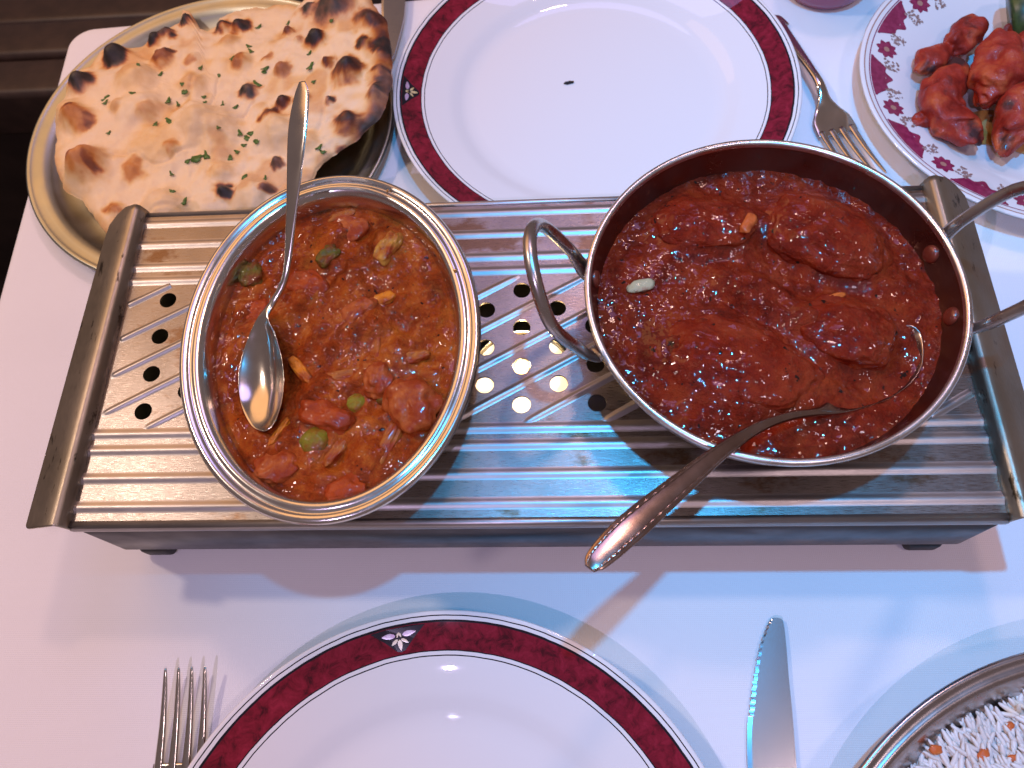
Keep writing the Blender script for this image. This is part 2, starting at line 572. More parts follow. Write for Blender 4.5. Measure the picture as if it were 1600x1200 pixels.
V, F = lathe(prof, (OC[0], OC[1], 0), OA, OB, OPH, n=128)
mk('bowl', V, F, M['dish'], od)
oilm = simple('oil_spot', (0.45, 0.16, 0.02), rough=0.1, coat=1.0)
for u, v in ((711, 422), (606, 298)):
    p = W(u, v, 0.1052)
    V, F = lathe([(0.0, -0.0006), (0.0009, -0.0002), (0.0006, 0.0004), (0.0, 0.0006)], p, n=10)
    mk('sauce_drip', V, F, oilm, od)


def polar_surface(center, a, b, phi, hfun, nr=120, nt=300):
    t = np.linspace(0, 2 * PI, nt, endpoint=False)
    rs = np.linspace(0.002, 1, nr)
    X, Y, RR = [], [], []
    for r in rs:
        x, y = a * r * np.cos(t), b * r * np.sin(t)
        X.append(center[0] + x * math.cos(phi) - y * math.sin(phi)); Y.append(center[1] + x * math.sin(phi) + y * math.cos(phi)); RR.append(np.full(nt, r))
    X, Y, RR = np.concatenate(X), np.concatenate(Y), np.concatenate(RR)
    Z = hfun(X, Y, RR)
    F = grid_faces(nr, nt); F.append(tuple(range(nt - 1, -1, -1)))
    return np.c_[X, Y, Z], F


def blob(center, rad, rot=0.0, seed=0, amp=0.12, freq=1.6, n=40, m=28, sq=1.0, tilt=(0, 0)):
    """lumpy ellipsoid with radii rad; sq < 1 makes it boxier"""
    th = np.linspace(0.02, PI - 0.02, m); ph = np.linspace(0, 2 * PI, n, endpoint=False)
    T, Pn = np.meshgrid(th, ph, indexing='ij')
    d = np.c_[(np.sin(T) * np.cos(Pn)).ravel(), (np.sin(T) * np.sin(Pn)).ravel(), np.cos(T).ravel()]
    if sq != 1.0:
        d = np.sign(d) * np.abs(d) ** sq
    r = 1 + amp * fbm(d * freq, 3, seed)
    V = d * r[:, None] * np.array(rad)
    Rm = np.array(Matrix.Rotation(rot, 3, 'Z') @ Matrix.Rotation(tilt[0], 3, 'X') @ Matrix.Rotation(tilt[1], 3, 'Y'))
    V = V @ Rm.T + np.array(center)
    F = grid_faces(m, n); F.append(tuple(range(n - 1, -1, -1))); F.append(tuple(range((m - 1) * n, m * n)))
    return V, F


vc = thing('vegetable_curry', 'orange red mixed vegetable curry with peas filling the oval dish', 'curry', (OC[0], OC[1], 0.090))
ZV = 0.0960
lumps = [(500, 650, 75, 3.5), (645, 635, 45, 4.0), (600, 375, 35, 2.5), (480, 760, 60, 2.0), (470, 460, 40, 2.5), (560, 440, 60, 2.0), (600, 560, 60, 3.0), (530, 360, 40, 2.0), (640, 480, 40, 1.0), (580, 720, 50, 2.0)]
lumpw = [(W(u, v, ZV)[:2], r / 3850.0, h / 1000) for u, v, r, h in lumps]
spoon_pit = [(W(407, 565, ZV)[:2], 0.016, 0.0050), (W(410, 620, ZV)[:2], 0.015, 0.0055)]


def hveg(x, y, r):
    p = np.c_[x, y, np.zeros_like(x)]
    z = ZV - 0.0012 + 0.0026 * fbm(p * 75, 2, 3) + 0.0008 * fbm(p * 230, 1, 9) + 0.00026 * fbm(p * 480, 1, 13) + 0.00012 * fbm(p * 1000, 1, 17)
    for c, rad, h in lumpw:
        z += h * smooth01(1 - np.hypot(x - c[0], y - c[1]) / rad * 0.8)
    for c, rad, h in spoon_pit:
        z -= h * smooth01(1 - np.hypot(x - c[0], y - c[1]) / rad * 0.7)
    e = smooth01((r - 0.86) / 0.14)
    return z * (1 - e) + e * (ZV - 0.0022 + 0.0004 * fbm(p * 300, 2, 5))


V, F = polar_surface(OC, OA - 0.0127, OB - 0.0127, OPH, hveg, 190, 520)
mk('sauce', V, F, M['veg'], vc)


def coated(name, c, sauce=(0.27, 0.035, 0.006), amt=0.5, rough=0.25, scale=130):
    t = NT(name)
    t.set(Base_Color=t.mix(t.ramp(t.noise(scale, 5, 0.6), [(amt - 0.12, 0), (amt + 0.12, 1)]), c, sauce), Roughness=rough + 0.15, Coat_Weight=0.18, Coat_Roughness=0.06, Specular_IOR_Level=0.15)
    t.bump(t.noise(350, 4), 0.5, 0.0009)
    return t.m


m_pot = coated('potato_in_sauce', (0.50, 0.22, 0.03), amt=0.50)
m_pea = coated('pea_in_sauce', (0.20, 0.17, 0.012), (0.26, 0.06, 0.008), amt=0.54)
m_pep = coated('green_pepper_in_sauce', (0.11, 0.10, 0.012), (0.16, 0.03, 0.006), amt=0.5)
m_car = coated('carrot_in_sauce', (0.62, 0.19, 0.012), amt=0.54)
m_oni = coated('onion_in_sauce', (0.40, 0.13, 0.02), amt=0.47)
m_tom = coated('tomato_in_sauce', (0.38, 0.055, 0.008), amt=0.5)
m_cau = coated('cauliflower_in_sauce', (0.42, 0.10, 0.02), amt=0.47)


def on_veg(u, v):
    p = W(u, v, ZV)
    z = hveg(np.array([p[0]]), np.array([p[1]]), np.array([0.4]))[0]
    return np.array([p[0], p[1], z])


veg_bits = [
    ('potato_chunk', m_pot, 607, 388, 0.0085, 0.0042, 0.0035, 62, 0.75), ('potato_chunk', m_cau, 645, 632, 0.0105, 0.0115, 0.0062, 20, 0.9),
    ('green_pea', m_pea, 491, 688, 0.0062, 0.0060, 0.0050, 0, 1.0), ('green_pea', m_pea, 553, 627, 0.0050, 0.0050, 0.0042, 0, 1.0), ('green_pea', m_pep, 601, 617, 0.0042, 0.0036, 0.0034, 30, 1.0),
    ('pepper_piece', m_pep, 391, 428, 0.0052, 0.0058, 0.0030, 20, 0.7), ('pepper_piece', m_pep, 512, 400, 0.0055, 0.0038, 0.0022, 50, 0.7),
    ('carrot_stick', m_car, 468, 577, 0.0075, 0.0022, 0.0022, -48, 0.6), ('carrot_stick', m_car, 436, 674, 0.0062, 0.0016, 0.0018, 60, 0.6), ('carrot_stick', m_car, 598, 460, 0.0055, 0.0034, 0.0022, 25, 0.8),
    ('onion_strip', m_oni, 540, 582, 0.0125, 0.0026, 0.0022, 12, 0.7), ('onion_strip', m_oni, 533, 333, 0.0060, 0.0024, 0.0020, 18, 0.7), ('onion_strip', m_oni, 588, 545, 0.0100, 0.0016, 0.0016, 88, 0.7),
    ('onion_strip', m_oni, 606, 690, 0.0100, 0.0030, 0.0022, 65, 0.7), ('onion_strip', m_oni, 522, 703, 0.0075, 0.0026, 0.0024, 55, 0.7), ('onion_strip', m_oni, 642, 560, 0.0080, 0.0026, 0.0020, 15, 0.7),
    ('tomato_piece', m_tom, 481, 440, 0.0095, 0.0060, 0.0036, -15, 0.85), ('tomato_piece', m_tom, 512, 652, 0.0120, 0.0060, 0.0044, -22, 0.85), ('tomato_piece', m_tom, 540, 765, 0.0080, 0.0062, 0.0035, 30, 0.85),
    ('tomato_piece', m_tom, 400, 480, 0.0065, 0.0052, 0.0028, 60, 0.85), ('cauliflower_floret', m_cau, 590, 590, 0.0062, 0.0085, 0.0042, 0, 0.9), ('cauliflower_floret', m_cau, 430, 730, 0.0095, 0.0070, 0.0040, 10, 0.9),
    ('cauliflower_floret', m_cau, 545, 350, 0.0085, 0.0080, 0.0040, 0, 0.9), ('cauliflower_floret', m_cau, 560, 482, 0.0080, 0.0055, 0.0036, 40, 0.9)]
for k, (nm, mt, u, v, a, b_, c_, rot, sq) in enumerate(veg_bits):
    p = on_veg(u, v)
    V, F = blob(p + (0, 0, -c_ * 0.42), (a * 1.12, b_ * 1.12, c_), math.radians(rot), 20 + k, 0.07 if 'pea' in nm else 0.20, 1.7, 40, 28, sq)
    V[:, 2] += (0.0001 if 'pea' in nm else 0.0004) * fbm(V * 420, 2, 140 + k)
    mk(nm, V, F, mt, vc, loc=p)

# ------------------------------------------------------------------ balti pan
BC = np.array([0.1115, 0.0042])
bp = thing('balti_pan', 'round two handled balti pan with a bright rim on the warmer', 'pan', (BC[0], BC[1], 0.0715))
inner = [(0.0, 0.0735), (0.045, 0.0735), (0.058, 0.0765), (0.068, 0.085), (0.0745, 0.0965), (0.0783, 0.1075), (0.0792, 0.1118)]
V, F = lathe(inner, (BC[0], BC[1], 0), n=128, cap1=False)
mk('pan_inside', V, F, M['balti_in'], bp)
outer = [(0.0808, 0.1118), (0.0800, 0.1070), (0.0762, 0.0960), (0.0698, 0.0845), (0.0595, 0.0752), (0.046, 0.0717), (0.0, 0.0715)]
V, F = lathe(outer, (BC[0], BC[1], 0), n=128, cap0=False)
mk('pan_outside', V, F, M['balti_out'], bp)
V, F = lathe([(0.0785, 0.1108), (0.0785, 0.1126), (0.0790, 0.1134), (0.0800, 0.1137), (0.0811, 0.1134), (0.0816, 0.1126), (0.0814, 0.1110)], (BC[0], BC[1], 0), n=160, cap0=False, cap1=False)
mk('rim', V, F, M['balti_rim'], bp)
hang = math.radians(3.0)


def pan_pt(d, tt, z, side):
    a = hang + (0 if side > 0 else PI)
    c, s = math.cos(a), math.sin(a)
    return np.array([BC[0] + d * c - tt * s, BC[1] + d * s + tt * c, z])


for side in (1, -1):
    cps = [(0.0768, -0.0205, 0.1010), (0.0800, -0.0225, 0.1020), (0.0862, -0.0250, 0.1150), (0.0970, -0.0240, 0.1350), (0.1020, -0.0140, 0.1490), (0.1038, 0.0, 0.1540),
           (0.1020, 0.0140, 0.1490), (0.0970, 0.0240, 0.1350), (0.0862, 0.0250, 0.1150), (0.0800, 0.0225, 0.1020), (0.0768, 0.0205, 0.1010)]
    P = [pan_pt(*c, side) for c in cps]
    V, F = sweep(P, [0.009, 0.0075, 0.0056] + [0.0056] * 5 + [0.0056, 0.0075, 0.009], [0.003, 0.004, 0.0056] + [0.0056] * 5 + [0.0056, 0.004, 0.003], up=(0.3 * side, 0, 1), n=90, m=16)
    mk('handle', V, F, M['wire'], bp)
    for tt in (-0.0160, 0.0160):
        o = pan_pt(0.0752, tt, 0.1035, side)
        rr = np.array([BC[0] - o[0], BC[1] - o[1], 0.02]); rr /= np.linalg.norm(rr)
        V, F = lathe([(0.0042, -0.003), (0.0042, 0.0005), (0.0034, 0.0016), (0.0015, 0.0020), (0.0, 0.0020)], (0, 0, 0), n=20, cap1=False)
        q = np.array(Vector((0, 0, 1)).rotation_difference(Vector(rr)).to_matrix())
        mk('rivet', V @ q.T + o, F, M['rivet'], bp)

# balti curry
bc = thing('chicken_curry', 'thick dark red curry with large chicken pieces filling the balti pan', 'curry', (BC[0], BC[1], 0.095))
ZB = 0.0986
pieces = [  # name, pixel centre, half sizes (m), rot deg, lift
    ('chicken_piece', 1105, 348, 0.0215, 0.0135, 0.0085, -4, 0.0010), ('chicken_piece', 1292, 368, 0.0260, 0.0165, 0.0105, -33, 0.0020),
    ('chicken_piece', 1158, 568, 0.0310, 0.0190, 0.0110, -24, -0.0005), ('chicken_piece', 1322, 518, 0.0190, 0.0150, 0.0105, -15, 0.0010), ('chicken_piece', 1195, 462, 0.0200, 0.0080, 0.0060, -38, -0.0005)]
pw = [(W(u, v, ZB + 0.004)[:2], a, b_, c_, math.radians(r), lf) for _, u, v, a, b_, c_, r, lf in pieces]
SPB = W(1372, 570, ZB)


def hbal(x, y, r):
    p = np.c_[x, y, np.zeros_like(x)]
    z = ZB + 0.0014 * fbm(p * 55, 2, 31) + 0.00055 * fbm(p * 260, 1, 35) + 0.00026 * fbm(p * 480, 1, 37) + 0.00012 * fbm(p * 1000, 1, 41)
    for c, a, b_, c_, rt, lf in pw:
        dx, dy = x - c[0], y - c[1]
        u = (dx * math.cos(rt) + dy * math.sin(rt)) / a; v = (-dx * math.sin(rt) + dy * math.cos(rt)) / b_
        z += 0.0058 * smooth01((1.62 - np.hypot(u, v)) / 1.0)
    z -= 0.0030 * smooth01(1.25 - np.hypot(x - SPB[0], y - SPB[1]) / 0.020)
    e = smooth01((r - 0.88) / 0.12)
    return z * (1 - e) + e * (ZB - 0.0005 + 0.0007 * fbm(p * 260, 2, 39))


V, F = polar_surface(BC, 0.0754, 0.0754, 0, hbal, 200, 560)
mk('sauce', V, F, M['balti'], bc)
for k, (nm, u, v, a, b_, c_, r, lf) in enumerate(pieces):
    p = W(u, v, ZB + 0.004); p[2] = ZB + lf - 0.0010
    V, F = blob(p, (a * 1.14, b_ * 1.14, c_), math.radians(r), 60 + k, 0.10, 1.9, 120, 80, 0.9)
    V[:, 2] += 0.0005 * fbm(V * 260, 1, 70 + k) + 0.00022 * fbm(V * 520, 1, 75 + k)
    mk(nm, V, F, M['meat'], bc, loc=p)
for k, (nm, c, u, v, a, b_, rot) in enumerate((('onion_piece', (0.42, 0.36, 0.20), 1003, 443, 0.0062, 0.0030, 15), ('carrot_shred', (0.55, 0.12, 0.02), 1302, 466, 0.0055, 0.0016, 15), ('carrot_shred', (0.50, 0.10, 0.02), 1165, 362, 0.0060, 0.0030, 55))):
    p = W(u, v, ZB + 0.003); p[2] = hbal(p[:1], p[1:2], np.array([0.4]))[0] + (0.005 if k == 2 else 0.0006)
    V, F = blob(p, (a, b_, 0.0016), math.radians(rot), 80 + k, 0.2, 2, 20, 14, 0.8)
    mk(nm, V, F, coated(nm, c, (0.25, 0.03, 0.01), 0.62), bc, loc=p)


# ------------------------------------------------------------------ spoons
def spoon(name, label, P, wd, th, up, cup, n=90, mat=None):
    t = thing(name, label, 'spoon', P[0], 'serving spoons')
    V, F = sweep(P, wd, th, up, cup, n, 28)
    mk('spoon_body', V, F, mat or M['spoon'], t)
    if mat:
        P, U_ = np.asarray(P, float), np.asarray(up, float)
        T = np.gradient(P, axis=0); T /= np.linalg.norm(T, axis=1)[:, None]
        sd = np.cross(T, U_); sd /= np.linalg.norm(sd, axis=1)[:, None]
        nr_ = np.cross(sd, T)
        for q in (-0.33, 0.33):
            E_ = P[:6] + sd[:6] * (np.array(wd)[:6] * q)[:, None] + nr_[:6] * (np.array(th)[:6] * 0.40)[:, None]
            V, F = sweep(E_, [0.0004, 0.0011, 0.0013, 0.0012, 0.0009, 0.0006], [0.0003, 0.0007, 0.0009, 0.0008, 0.0007, 0.0004], U_[:6], n=120, m=8)
            c_ = np.repeat(E_.mean(axis=0)[None], len(V), 0)
            k_ = np.arange(len(V)) // 8
            V[:, 2] += 0.00012 * np.sin(k_ * 1.6)
            mk('beaded_edge', V, F, mat, t)
    return t


tip = W(472, 128, 0.150)
P = [tip, W(471, 150, 0.1475), W(465, 200, 0.142), W(460, 270, 0.134), W(455, 340, 0.124), W(449, 415, 0.1125), W(441, 447, 0.1070), W(425, 475, 0.1030),
     W(411, 497, 0.1018), W(408, 530, 0.0992), W(406, 570, 0.0975), W(409, 610, 0.0966), W(414, 645, 0.0976), W(419, 664, 0.0990), W(421, 670, 0.0998)]
upH = (-0.45, -0.2, 0.87)
upB = (-0.34, 0.10, 0.93)
wd = [0.004, 0.0096, 0.0122, 0.0098, 0.0066, 0.0040, 0.0038, 0.0040, 0.0072, 0.0175, 0.0245, 0.0242, 0.0178, 0.0090, 0.0025]
th = [0.0012, 0.0018, 0.0020, 0.0021, 0.0024, 0.0030, 0.0032, 0.0030, 0.0018, 0.0013, 0.0012, 0.0012, 0.0012, 0.0011, 0.0009]
cup = [0, 0, 0, 0, 0, 0, 0, 0, 0.0006, 0.0036, 0.0058, 0.0056, 0.0036, 0.0012, 0]
spoon('serving_spoon', 'steel spoon standing in the vegetable curry with its handle over the naan', P, wd, th, [upH] * 6 + [(-0.4, 0.1, 0.9)] * 2 + [upB] * 7, cup)

P = [W(921, 889, 0.135), W(935, 872, 0.1345), W(985, 824, 0.1320), W(1060, 760, 0.1265), W(1130, 703, 0.1195), W(1185, 668, 0.1130), W(1235, 650, 0.1070), W(1285, 642, 0.1020),
     W(1320, 626, 0.0985), W(1345, 602, 0.0962), W(1372, 572, 0.0955), W(1398, 545, 0.0965), W(1420, 520, 0.0990), W(1427, 510, 0.1000)]
wd = [0.004, 0.0088, 0.0112, 0.0092, 0.0064, 0.0046, 0.0040, 0.0044, 0.0120, 0.0230, 0.0290, 0.0260, 0.0130, 0.0030]
th = [0.0012, 0.0018, 0.0020, 0.0022, 0.0025, 0.0030, 0.0032, 0.0028, 0.0016, 0.0013, 0.0012, 0.0012, 0.0012, 0.0010]
cup = [0, 0, 0, 0, 0, 0, 0, 0.0002, 0.0022, 0.0052, 0.0066, 0.0056, 0.0020, 0]
upB2 = (-0.10, 0.12, 0.98)
spoon('serving_spoon', 'steel spoon sunk in the balti curry with its handle hanging over the rim', P, wd, th, [(-0.25, -0.15, 0.95)] * 5 + [(0, 0, 1)] * 3 + [upB2] * 6, cup, mat=steel('brown_spoon_steel', (0.42, 0.31, 0.26), (0.30, 0.21, 0.17), 0.22, 0.06, None, 0.05, scale=90))  # browner, darker steel than the other spoon

# ------------------------------------------------------------------ dinner plates
PLATE = [(0.0, 0.0045), (0.080, 0.0045), (0.0865, 0.0050), (0.0915, 0.0068), (0.0955, 0.0092), (0.1000, 0.0108), (0.115, 0.0150), (0.130, 0.0194), (0.1335, 0.0207), (0.1346, 0.0208),
         (0.1351, 0.0202), (0.1348, 0.0192), (0.132, 0.0176), (0.100, 0.0072), (0.088, 0.0030), (0.076, 0.0022), (0.074, 0.0), (0.070, 0.0), (0.068, 0.0022), (0.0, 0.0022)]
top_prof = np.array(PLATE[:9])


def plate_z(r):
    return np.interp(r, top_prof[:, 0], top_prof[:, 1])


m_ink = simple('black_print', (0.012, 0.010, 0.016), rough=0.06)
m_pink = simple('lilac_print', (0.50, 0.28, 0.42), (0.62, 0.50, 0.58), 500, 0.15, coat=0.5)
m_gold = simple('cream_print', (0.55, 0.40, 0.16), (0.66, 0.55, 0.30), 500, 0.15, coat=0.5)


def petal(u0, v0, u1, v1, w_, k=14):
    d = np.array([u1 - u0, v1 - v0]); L = np.linalg.norm(d); d /= L; nn = np.array([-d[1], d[0]])
    up_, dn = [], []
    for s in np.linspace(0, 1, k):
        ww = w_ * math.sin(PI * s ** 0.75) ** 0.8
        up_.append(np.array([u0, v0]) + d * L * s + nn * ww); dn.append(np.array([u0, v0]) + d * L * s - nn * ww)
    return up_ + dn[::-1]


def dinner_plate(label, cx, cy, ang):
    t = thing('dinner_plate', label, 'plate', (cx, cy, 0), 'maroon banded dinner plates')
    V, F = lathe(PLATE, (cx, cy, 0), n=180)
    mk('plate_body', V, F, M['porcelain'], t)
    # printed emblem on the band: (tangential, radial from 0.1165) in metres
    em = [(m_ink, [(-0.0135, 0.0135), (-0.006, 0.0137), (0.006, 0.0137), (0.0135, 0.0135), (0.007, 0.0075), (0.002, 0.0022), (0, 0.0016), (-0.002, 0.0022), (-0.007, 0.0075)], 0.00008),
          (m_pink, petal(-0.0018, 0.0098, -0.0086, 0.0106, 0.0013), 0.00016), (m_pink, petal(0.0018, 0.0098, 0.0086, 0.0106, 0.0013), 0.00016),
          (m_gold, petal(0, 0.0078, 0, 0.0024, 0.0011), 0.00016), (m_gold, petal(-0.0009, 0.0080, -0.0042, 0.0056, 0.0008), 0.00016), (m_gold, petal(0.0009, 0.0080, 0.0042, 0.0056, 0.0008), 0.00016),
          (m_gold, [(-0.0012, 0.0090), (-0.0011, 0.0105), (0, 0.0114), (0.0011, 0.0105), (0.0012, 0.0090), (0.0006, 0.0090), (0, 0.0102), (-0.0006, 0.0090)], 0.00016)]
    root = None
    for mt, pts, lift in em:
        V = []
        for s, rr in pts:
            r = 0.1165 + rr * 0.94; a = ang - s / r
            V.append((cx + r * math.cos(a), cy + r * math.sin(a), plate_z(r) + lift))
        o = mk('emblem' if root is None else 'petal', V, [tuple(range(len(V)))], mt, root or t, smooth=False)
        root = root or o
    return t


e1 = W(623, 991, 0.018); dinner_plate('empty white plate with a maroon band nearest the viewer below the warmer', -0.038, -0.2535, math.atan2(e1[1] + 0.2535, e1[0] + 0.038))
e2 = W(636, 143, 0.018); far_plate = dinner_plate('empty maroon banded plate behind the warmer with a dark crumb on it', 0.0445, 0.2255, math.atan2(e2[1] - 0.2255, e2[0] - 0.0445))
p = W(889, 130, 0.0046)
V, F = blob(p + (0, 0, 0.0006), (0.0034, 0.0010, 0.0009), math.radians(12), 5, 0.35, 3, 18, 12)
tag(mk('crumb', V, F, simple('burnt_crumb', (0.015, 0.012, 0.010), rough=0.7), loc=p), 'small burnt black crumb lying on the far empty plate', 'crumb')

# ------------------------------------------------------------------ patterned plate with chicken tikka
RC, RR_ = np.array([0.3317, 0.2083]), 0.1156
sc = RR_ / 0.1351
rp = thing('starter_plate', 'white plate with a maroon flower border holding red tikka chicken', 'plate', (RC[0], RC[1], 0))
PL2 = [(0.0, 0.0042), (0.062, 0.0042), (0.070, 0.0052), (0.078, 0.0090), (0.092, 0.0140), (0.112, 0.0200), (0.1148, 0.0206), (0.1156, 0.0198), (0.112, 0.0178), (0.078, 0.0066), (0.062, 0.0020), (0.060, 0.0), (0.055, 0.0), (0.053, 0.002), (0, 0.002)]
V, F = lathe(PL2, (RC[0], RC[1], 0), n=160)
mk('plate_body', V, F, simple('white_porcelain', (0.80, 0.79, 0.77), rough=0.12, coat=0.6), rp)
tp2 = np.array(PL2[:7])
m_mar = simple('maroon_print', (0.22, 0.015, 0.060), (0.30, 0.03, 0.09), 300, 0.18, coat=0.5)
m_bro = simple('brown_print', (0.22, 0.12, 0.10), (0.42, 0.30, 0.26), 900, 0.2, coat=0.4)
m_tan = simple('tan_print', (0.42, 0.22, 0.16), rough=0.2, coat=0.4)
m_wht = simple('white_print', (0.78, 0.76, 0.74), rough=0.06)


def decal(name, shapes, mat, lift, parent):
    V, F = [], []
    for pts in shapes:
        b0 = len(V)
        for r, a in pts:
            V.append((RC[0] + r * math.cos(a), RC[1] + r * math.sin(a), np.interp(r, tp2[:, 0], tp2[:, 1]) + lift))
        F.append(tuple(range(b0, len(V))))
    return mk(name, V, F, mat, parent, smooth=False)


def ring_pts(r0, r1, a0, a1, n):
    A = np.linspace(a0, a1, n)
    return [[(r0, A[i]), (r1, A[i]), (r1, A[i + 1]), (r0, A[i + 1])] for i in range(n - 1)]


decal('rim_line', ring_pts(0.1085, 0.1092, 0, 2 * PI, 121), m_mar, 0.00010, rp)
decal('rim_line', ring_pts(0.1118, 0.1126, 0, 2 * PI, 121), m_tan, 0.00010, rp)
NB = 12
for k in range(NB):
    a = 2 * PI * k / NB + math.radians(9)
    rose = []
    for j in range(32):
        q = 2 * PI * j / 32
        rr = 0.0066 * (1 + 0.17 * math.cos(8 * q))
        rose.append((0.0985 + rr * math.cos(q), a + rr * math.sin(q) / 0.0985))
    fl = decal('rosette', [rose], m_mar, 0.00010, rp)
    decal('rosette_centre', [[(0.0985 + 0.0020 * math.cos(q), a + 0.0020 * math.sin(q) / 0.0985) for q in np.linspace(0, 2 * PI, 12, endpoint=False)]], m_tan, 0.00018, fl)
    a2 = a + PI / NB
    wv = [(0.1080, s) for s in np.linspace(a2 - 0.165, a2 + 0.165, 15)]
    lob = [(0.1080 - 0.0135 * max(0.05, math.cos(s / 0.165 * PI / 2)) ** 0.7 * (1 + 0.14 * math.cos(s * 60)), a2 + s) for s in np.linspace(0.165, -0.165, 33)]
    pn = decal('border_panel', [wv + lob], m_mar, 0.00010, rp)
    decal('blossom', [[(0.1005 + 0.0021 * math.cos(j * PI / 3) + 0.0010 * math.cos(q), a2 + (0.0021 * math.sin(j * PI / 3) + 0.0010 * math.sin(q)) / 0.1005) for q in np.linspace(0, 2 * PI, 8, endpoint=False)] for j in range(6)], m_wht, 0.00018, pn)
    sp = []
    for s in (-1, 1):
        for j in range(34):
            rr = 0.0885 + 0.0105 * random.random(); aa = a + s * (0.085 + 0.085 * random.random())
            e = 0.0005 + 0.0008 * random.random(); ph = random.random() * 6
            sp.append([(rr + e * math.cos(ph + q * 1.256) * (1.6 if q % 2 else 0.6), aa + e * math.sin(ph + q * 1.256) / 0.09) for q in range(5)])
    tag(decal('scroll_print', sp, m_bro, 0.00014, rp), kind='stuff')

m_tik = NT('tikka_chicken')
c = m_tik.ramp(m_tik.noise(60, 5, 0.6), [(0.3, (0.15, 0.008, 0.005)), (0.50, (0.34, 0.026, 0.011)), (0.70, (0.52, 0.10, 0.026))])
c = m_tik.mix(m_tik.ramp(m_tik.noise(42, 4, 0.5), [(0.535, 0), (0.62, 0.95)]), c, (0.035, 0.015, 0.015))
m_tik.set(Base_Color=c, Roughness=0.48, Coat_Weight=0.12, Coat_Roughness=0.15, Specular_IOR_Level=0.35, Subsurface_Weight=0.0)
m_tik.bump(m_tik.noise(190, 5, 0.65), 0.8, 0.0014)


def meat(label, pts, seed):
    """pts: (u, v, z, radius px)"""
    P, R_ = [], []
    for u, v, z, r in pts:
        P.append(W(u, v, z)); R_.append(r * 1.1 / 2560.0)
    base = np.mean(P, axis=0); base[2] = 0.005
    P = [P[0] + (P[0] - P[1]) / np.linalg.norm(P[0] - P[1]) * R_[0] * 0.9] + P + [P[-1] + (P[-1] - P[-2]) / np.linalg.norm(P[-1] - P[-2]) * R_[-1] * 0.9]
    R_ = [R_[0] * 0.25] + R_ + [R_[-1] * 0.25]
    V, F = sweep(P, [2 * r for r in R_], [1.7 * r for r in R_], n=44, m=30)
    nrm = V - V.mean(axis=0); nrm /= np.linalg.norm(nrm, axis=1)[:, None]
    V = V + nrm * (0.0044 * fbm(V * 85, 3, seed) + 0.0016 * fbm(V * 260, 3, seed + 4))[:, None]
    V[:, 2] = np.maximum(V[:, 2], 0.0046)
    o = subsurf(mk('tikka_piece', V, F, m_tik.m, loc=base), 1)
    return tag(o, label, 'chicken', 'tikka chicken pieces on the starter plate')


meat('dumbbell shaped red tikka piece at the left end of the pile', [(1452, 98, 0.017, 24), (1478, 78, 0.018, 17), (1500, 60, 0.019, 24), (1520, 46, 0.018, 26)], 201)
meat('curved orange tikka piece lowest and nearest the balti handle', [(1492, 122, 0.018, 26), (1470, 150, 0.018, 27), (1478, 182, 0.017, 28), (1512, 206, 0.016, 23)], 211)
meat('charred tikka piece on top in the middle of the pile', [(1568, 75, 0.030, 26), (1556, 110, 0.031, 32), (1545, 145, 0.027, 24)], 221)
meat('reddish tikka piece at the right below the cucumber', [(1625, 70, 0.022, 34), (1596, 78, 0.022, 28), (1590, 55, 0.020, 22)], 231)
meat('large tikka piece along the right of the pile', [(1640, 130, 0.022, 40), (1600, 165, 0.022, 36), (1578, 215, 0.018, 24)], 241)
meat('small shred of tikka poking left over the flower border', [(1466, 178, 0.013, 13), (1445, 186, 0.012, 11), (1436, 190, 0.012, 8)], 251)
p = W(1575, 205, 0.0046)
V, F = blob(p, (0.036, 0.017, 0.0007), math.radians(-10), 5, 0.25, 2, 40, 12)
tag(mk('oil_pool', V, F, simple('orange_oil', (0.50, 0.20, 0.03), (0.58, 0.32, 0.12), 60, 0.08, coat=1.0), loc=p), 'thin orange oil pool under the tikka pieces', 'oil')
p = W(1606, 26, 0.024)
cu = thing('cucumber_slice', 'green skinned cucumber slice behind the tikka pieces', 'cucumber', p)
q = np.array(Matrix.Rotation(math.radians(12), 3, 'X') @ Matrix.Rotation(math.radians(62), 3, 'Y'))
V, F = lathe([(0.0, -0.010), (0.0200, -0.010), (0.0212, -0.008), (0.0214, 0.0), (0.0207, 0.0016), (0.0195, 0.0021)], (0, 0, 0), n=40, cap1=False)
mk('skin', V @ q.T + p, F, simple('cucumber_skin', (0.022, 0.045, 0.012), (0.05, 0.085, 0.02), 200, 0.35), cu)
V, F = lathe([(0.0196, 0.00205), (0.012, 0.0021), (0.0, 0.0020)], (0, 0, 0), n=40, cap0=False)
mk('flesh', V @ q.T + p, F, simple('cucumber_flesh', (0.38, 0.44, 0.16), (0.50, 0.52, 0.26), 90, 0.25), cu)

# ------------------------------------------------------------------ naan on its platter
NC = np.array([-0.2187, 0.2063])
pt = thing('platter', 'round rimmed steel platter under the naan bread', 'platter', (NC[0], NC[1], 0))
V, F = lathe([(0.0, 0.0035), (0.100, 0.0035), (0.108, 0.0042), (0.1125, 0.0085), (0.1160, 0.0108), (0.1195, 0.0116), (0.1225, 0.0112), (0.1245, 0.0122), (0.1262, 0.0130), (0.1276, 0.0122), (0.1278, 0.0108), (0.126, 0.0100), (0.115, 0.0090), (0.108, 0.0012), (0.104, 0.0), (0.0, 0.0)],
             (NC[0], NC[1], 0), n=160)
mk('platter_body', V, F, M['tray'], pt)

